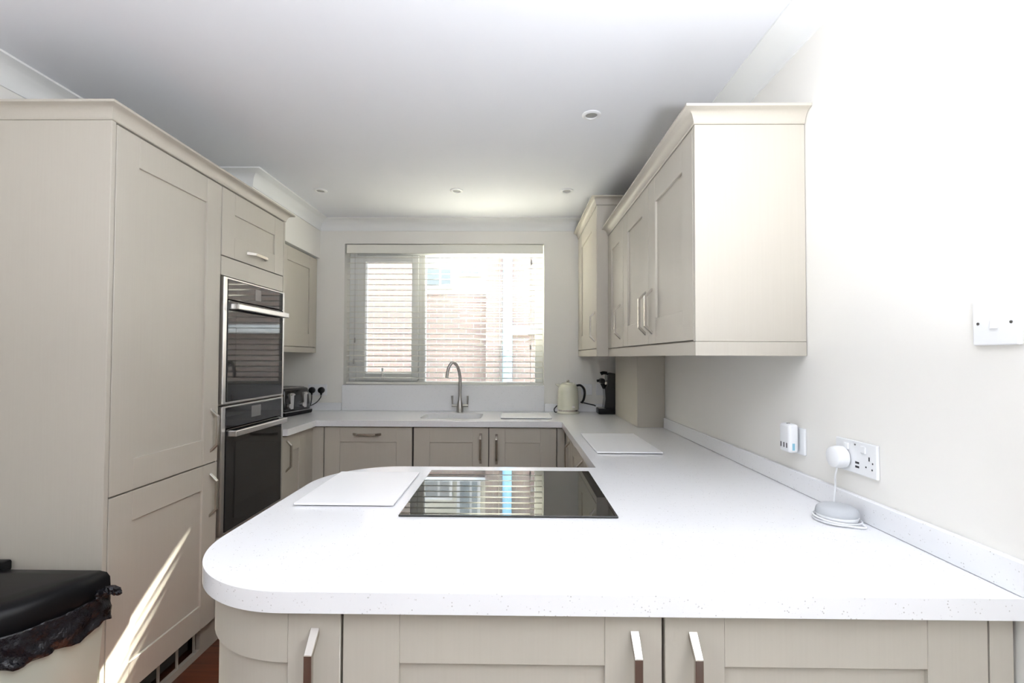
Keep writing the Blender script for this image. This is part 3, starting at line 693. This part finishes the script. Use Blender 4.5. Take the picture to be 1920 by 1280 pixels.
cable('cable', 'dark cable running from the kettle to the coffee machine', [(KX + .10, KY + .03, WT + .083), (KX + .13, KY + .02, WT + .077), (KX + .20, KY + .01, WT + .062), (KX + .205, KY - .0, WT + .060), (KX + .214, KY - .0, WT + .058)], .005, rubber)
CX, CY = .735, 3.665
t = thing('coffee_machine', 'slim black capsule coffee machine in the corner behind the boxed column', 'coffee machine', (CX, CY, WT))
bm = B(); prism(bm, [(CX - .05, WT + .045), (CX + .10, WT + .045), (CX + .10, WT + .30), (CX - .015, WT + .318), (CX - .028, WT + .29), (CX - .030, WT + .23), (CX - .045, WT + .19), (CX - .040, WT + .12)], CY - .055, CY + .055, 'y'); obj('body', bm, blackgloss, t, bevel=.006, smooth=True)
bm = B(); box(bm, CX - .095, CX + .10, CY - .06, CY + .06, WT + .001, WT + .045, .008, 2); dtray = obj('drip_tray', bm, blackplastic, t, smooth=True)
bm = B(); box(bm, CX - .088, CX - .04, CY - .052, CY + .052, WT + .0445, WT + .047, .001); obj('tray_grid', bm, steel, dtray)
bm = B(); tube(bm, [(CX - .02, CY, WT + .312), (CX - .05, CY, WT + .314), (CX - .068, CY, WT + .306)], [.012, .013, .014], 10, 4); obj('locking_lever', bm, blackplastic, t, smooth=True)
bm = B(); lathe(bm, [(0, -.04), (.018, -.04), (.021, -.03), (.021, .03), (.018, .04), (0, .04)], (CX - .060, CY, WT + .252), 20, 'y'); hdm = obj('brew_head', bm, blackplastic, t, smooth=True)
bm = B(); tube(bm, [(CX - .07, CY, WT + .255), (CX - .098, CY, WT + .252)], .010, 10, 1); obj('dial', bm, blackplastic, hdm, smooth=True)
bm = B(); tube(bm, [(CX - .055, CY, WT + .235), (CX - .040, CY, WT + .195)], [.018, .014], 12, 1); obj('nozzle', bm, blackplastic, hdm, smooth=True)
bm = B(); box(bm, CX - .046, CX - .018, CY - .05, CY + .05, WT + .225, WT + .25, .006, 2); obj('chrome_collar', bm, nickel, t)
for u0, u1, lab in ((.535, .622, 'white single wall socket right behind the kettle handle'), (.655, .742, 'white single wall socket beside the coffee machine')):
    t = thing('wall_socket', lab, 'socket', ((u0 + u1) / 2, YB, 1.08), 'sockets in the right corner')
    p = plate(t, frBW, u0, u1, 1.042, 1.130)
    bm = B(); frBW.box(bm, (u0 + u1) / 2 - .012, (u0 + u1) / 2 + .012, .0085, .012, 1.10, 1.118, .001); obj('switch', bm, plastic, p)

# ------------------------------------------------------------------ right wall: sockets, adaptor, speaker, light switch
frRW = Frame((XR, 0, 0), (0, 1, 0), (-1, 0, 0))
t = thing('wall_socket', 'white double wall socket with usb ports above the smart speaker', 'socket', (XR, 1.303, 1.075))
p = plate(t, frRW, 1.227, 1.381, 1.030, 1.118)
for u, z, a, b_ in ((1.2525, 1.0785, .0035, .0075), (1.2405, 1.0690, .003, .003), (1.264, 1.0555, .003, .003), (1.2425, 1.0525, .003, .003)):
    bm = B(); frRW.box(bm, u - a * .6, u + a * .6, .0085, .0095, z - b_ * .7, z + b_ * .7); obj('pin_hole', bm, slotm, p)
for z in (1.0605, 1.0495):
    bm = B(); frRW.box(bm, 1.289, 1.303, .0085, .0095, z - .0028, z + .0028); obj('usb_port', bm, slotm, p)
for u in (1.272, 1.335):
    bm = B(); frRW.box(bm, u - .009, u + .009, .0085, .0125, 1.090, 1.108, .001); obj('switch', bm, plastic, p)
bm = B(); lathe(bm, [(0, -.010), (.0025, -.010), (.0025, -.0085), (0, -.0085)], (XR, 1.303, 1.108), 10, 'x'); obj('screw', bm, screwm, p)
t = thing('plug', 'white round plug adaptor in the double socket above the smart speaker', 'plug', (XR - .03, 1.345, 1.066))
bm = B(); lathe(bm, [(0, -.0095), (.024, -.0095), (.030, -.014), (.031, -.030), (.028, -.043), (.018, -.048), (0, -.049)], (XR, 1.345, 1.066), 28, 'x'); obj('plug_body', bm, plastic, t, smooth=True)
t = thing('wall_socket', 'white single wall socket behind the cube adaptor', 'socket', (XR, 1.573, 1.073))
plate(t, frRW, 1.530, 1.617, 1.030, 1.116)
t = thing('plug_adaptor', 'white cube plug adaptor with dark slots and a pale blue sticker', 'plug adaptor', (XR - .03, 1.575, 1.085))
ax0, ax1, ay0, ay1, az0, az1 = .888, .921, 1.546, 1.606, 1.034, 1.128
bm = B(); box(bm, ax0, ax1, ay0, ay1, az0, az1, .010, 3); ab = obj('adaptor_body', bm, plastic, t, smooth=True)
for y in (1.593, 1.576, 1.560):
    bm = B(); box(bm, ax0 - .0005, ax0 + .002, y - .0025, y + .0025, 1.050, 1.066); obj('slot', bm, slotm, ab)
bm = B(); box(bm, ax0 + .010, ax0 + .018, ay0 - .0006, ay0 + .002, 1.044, 1.066); obj('sticker', bm, bluem, ab)
bm = B(); box(bm, ax0 + .008, ax0 + .018, 1.570, 1.576, az1 - .001, az1 + .0008); obj('indicator', bm, slotm, ab)
bm = B(); frRW.box(bm, 1.563, 1.583, .0095, .0142, 1.06, 1.08); obj('plug_neck', bm, plastic, ab)
SXc, SYc = .858, 1.278
t = thing('smart_speaker', 'small round grey fabric smart speaker on the worktop below the double socket', 'speaker', (SXc, SYc, WT))
bm = B(); lathe(bm, [(0, .0005), (.036, .0005), (.044, .004), (.048, .012), (.049, .018), (.0485, .0195), (0, .0195)], (SXc, SYc, WT), 40); obj('base', bm, plastic, t, smooth=True)
bm = B(); lathe(bm, [(0, .020), (.049, .020), (.0495, .024), (.047, .034), (.040, .040), (.025, .0425), (0, .043)], (SXc, SYc, WT), 40); obj('fabric_top', bm, fabric, t, smooth=True)
pts = []
for i in range(26):
    a = R(-120 + i * 22); pts.append((SXc + .053 * math.cos(a), SYc + .053 * math.sin(a) * .98, WT + .0045 + .004 * (i / 26)))
loop = [(XR - .030, 1.345, 1.037), (XR - .032, 1.35, 1.01), (XR - .024, 1.362, .986), (XR - .030, 1.358, .952), (.898, 1.352, .925), (.885, 1.338, .917)]
st = math.degrees(math.atan2(1.338 - SYc, .885 - SXc))
ringp = [(SXc + .054 * math.cos(R(st + i * 24)), SYc + .054 * math.sin(R(st + i * 24)), WT + .016 - .0105 * min(1, i / 13)) for i in range(1, 24)]
cable('cable', 'white cable from the round plug wrapped around the smart speaker', loop + ringp + [(SXc + .028, SYc - .064, WT + .005), (SXc + .030, SYc - .052, WT + .010)], .0023, plastic)
t = thing('light_switch', 'white single light switch on the right wall', 'switch', (XR, .923, 1.411))
p = plate(t, frRW, .880, .967, 1.368, 1.455, th=.010)
bm = B(); prism(bm, [(XR - .0095, 1.402), (XR - .0135, 1.400), (XR - .0105, 1.424), (XR - .0095, 1.424)], .916, .930, 'y'); obj('rocker', bm, plastic, p, bevel=.0008)
for u in (.892, .955):
    bm = B(); lathe(bm, [(0, -.0108), (.003, -.0108), (.003, -.0095), (0, -.0095)], (XR, u, 1.411), 12, 'x'); obj('screw', bm, screwm, p)

# ------------------------------------------------------------------ bin
def dshape(x0, x1, yb, yf, inset=0.0, n=20):
    """flat back at yb, elliptical front reaching yf"""
    cx = (x0 + x1) / 2; a = (x1 - x0) / 2 - inset; yb2 = yb - inset; s = .06
    pts = [(cx + a, yb2)]
    pts += [(cx - a, yb2)]
    pts += [(cx - a * math.cos(math.pi * i / n), (yb2 - s) - (yb2 - s - yf - inset) * math.sin(math.pi * i / n)) for i in range(n + 1)]
    return pts[::-1]
def loft(bm, rings):
    vs_ = [[bm.verts.new((x, y, z)) for x, y in pts] for pts, z in rings]
    n = len(vs_[0])
    for a, b_ in zip(vs_, vs_[1:]):
        for i in range(n): bm.faces.new((a[i], a[(i + 1) % n], b_[(i + 1) % n], b_[i]))
    bm.faces.new(vs_[0][::-1]); bm.faces.new(vs_[-1]); return bm
t = thing('waste_bin', 'cream waste bin with black lid and black bag beside the fridge housing', 'bin', (-1.56, 1.42, 0))
bx0, bx1, byb, byf = -1.84, -1.325, 1.555, 1.20
bm = B(); loft(bm, [(dshape(bx0, bx1, byb, byf, .035), .001), (dshape(bx0, bx1, byb, byf, .03), .02), (dshape(bx0, bx1, byb, byf, .006), .555), (dshape(bx0, bx1, byb, byf, .006), .563)]); obj('body', bm, binm, t, smooth=True)
bm = B(); loft(bm, [(dshape(bx0, bx1, byb, byf, .000), .566), (dshape(bx0, bx1, byb, byf, -.003), .570), (dshape(bx0, bx1, byb, byf, -.001), .618), (dshape(bx0, bx1, byb, byf, .005), .634), (dshape(bx0, bx1, byb, byf, .018), .645), (dshape(bx0, bx1, byb, byf, .06), .651), (dshape(bx0, bx1, byb, byf, .12), .654)]); lid = obj('lid', bm, blackplastic, t, smooth=True)
bm = B(); box(bm, -1.75, -1.66, byb - .04, byb + .012, .63, .668, .008, 2); obj('hinge', bm, blackplastic, lid, smooth=True)
bm = B(); rows = []
N = 150; levels = 14
base = dshape(bx0, bx1, byb, byf, .0, 40)
def along(pts, k):
    L_ = [0]
    for i in range(len(pts)): L_.append(L_[-1] + math.dist(pts[i], pts[(i + 1) % len(pts)]))
    out = []
    for j in range(k):
        s = L_[-1] * j / k; i = 0
        while L_[i + 1] < s: i += 1
        f = (s - L_[i]) / (L_[i + 1] - L_[i]); a, b_ = pts[i], pts[(i + 1) % len(pts)]
        out.append((a[0] + (b_[0] - a[0]) * f, a[1] + (b_[1] - a[1]) * f))
    return out
ol = along(base, N); cxm, cym = -1.58, 1.42
for k in range(levels):
    f = k / (levels - 1); row = []
    for j, (x, y) in enumerate(ol):
        dx, dy = x - cxm, y - cym; l = math.hypot(dx, dy)
        w = (.004 + .012 * f) * (0.5 + 0.5 * math.sin(j * .75 + 2.1 * math.sin(j * .17 + k * .3) + k * .35)) + .004 * math.sin(j * .31 - k * .9) * f + .002 * random.random() + .005
        if y > byb - .004: w = min(w, .004)
        dz = .088 + .012 * math.sin(j * .15) + .006 * math.sin(j * .41)
        row.append(bm.verts.new((x + dx / l * w, y + dy / l * w, .574 - dz * f + .003 * random.random())))
    rows.append(row)
for a, b_ in zip(rows, rows[1:]):
    for j in range(N): bm.faces.new((a[j], a[(j + 1) % N], b_[(j + 1) % N], b_[j]))
bag = obj('bin_bag', bm, bagm, t); bag.data.polygons.foreach_set('use_smooth', [True] * len(bag.data.polygons))
md = bag.modifiers.new('thickness', 'SOLIDIFY'); md.thickness = .001
bm = B(); tube(bm, [(-1.318, 1.50, .570), (-1.305, 1.497, .592), (-1.275, 1.495, .604), (-1.248, 1.493, .600), (-1.238, 1.49, .592)], [.008, .011, .012, .012, .006], 9, 4); 
for v in bm.verts: v.co += Vector((random.uniform(-.003, .003), random.uniform(-.003, .003), random.uniform(-.003, .003)))
obj('bag_knot', bm, bagm, bag)

# ------------------------------------------------------------------ outside the window
bm = B(); box(bm, -16, 16, -16, 24, -.35, -.25); struct('ground', bm, pavem)
bm = B(); prism(bm, [(-.42, -.25), (3.6, -.25), (3.6, 3.93), (1.02, 3.93), (.055, 5.2), (-.42, 5.2)], 7.0, 9.5, 'y')  # upper outline, out of view, shaped to trim the sun to a streak
t = thing('brick_house', 'pink brick neighbouring house with a blue downpipe, right half of the window', 'house', (1.5, 8, -.25))
obj('wall', bm, brickm, t)
bm = B(); tube(bm, [(-.10, 6.94, -.24), (-.10, 6.94, 4.6)], .07, 12, 1); dp = obj('downpipe', bm, pipem, t, smooth=True)
for z in (1.35, 2.9):
    bm = B(); box(bm, -.165, -.035, 6.93, 7.0, z, z + .05); obj('pipe_bracket', bm, pipem, dp)
bm = B(); box(bm, -.10, 3.5, 6.85, 6.999, 1.68, 1.80, .02); obj('ledge', bm, gutterm, t)
t = thing('brick_house', 'pink brick neighbouring house seen through the left casement', 'house', (-4, 8, -.25))
bm = B(); box(bm, -7.0, -1.50, 7.0, 7.5, -.25, 4.6); obj('wall', bm, brickm, t)
bm = B(); box(bm, -7.1, -1.48, 6.9, 7.6, 4.6001, 4.7); obj('roof_edge', bm, gutterm, t)
bm = B(); box(bm, -1.498, -.422, 7.2, 7.42, -.25, 2.30)
t = thing('garden_wall', 'pink brick wall joining the two neighbouring houses', 'garden wall', (-.96, 7.3, -.25)); obj('wall', bm, brickm, t)
bm = B(); box(bm, -1.498, -.422, 7.17, 7.45, 2.3005, 2.36); obj('coping', bm, gutterm, t)
t = thing('cream_house', 'cream rendered house with white framed windows behind the brick wall', 'house', (-1.0, 12, -.25))
bm = B(); box(bm, -4.5, 1.8, 10.5, 14, -.25, 6.0); obj('wall', bm, creamrender, t)
bm = B(); prism(bm, [(10.2, 6.0), (14.3, 6.0), (12.25, 7.6)], -4.8, 2.1, 'x'); obj('roof', bm, roofm, t)
for wx0, wx1, wz0, wz1 in ((-1.18, -.80, 3.2, 4.2), (-2.02, -1.42, 2.92, 3.55)):
    bm = B(); box(bm, wx0 - .07, wx1 + .07, 10.44, 10.499, wz0 - .07, wz1 + .07, .01); w = obj('window', bm, gutterm, t)
    xm_ = wx0 + (wx1 - wx0) * .62
    for a, b_ in ((wx0, xm_ - .025), (xm_ + .025, wx1)):
        bm = B(); box(bm, a, b_, 10.43, 10.45, wz0, wz1); obj('pane', bm, houseglass, w)

for o in bpy.data.objects:
    if '_r' in o: del o['_r']
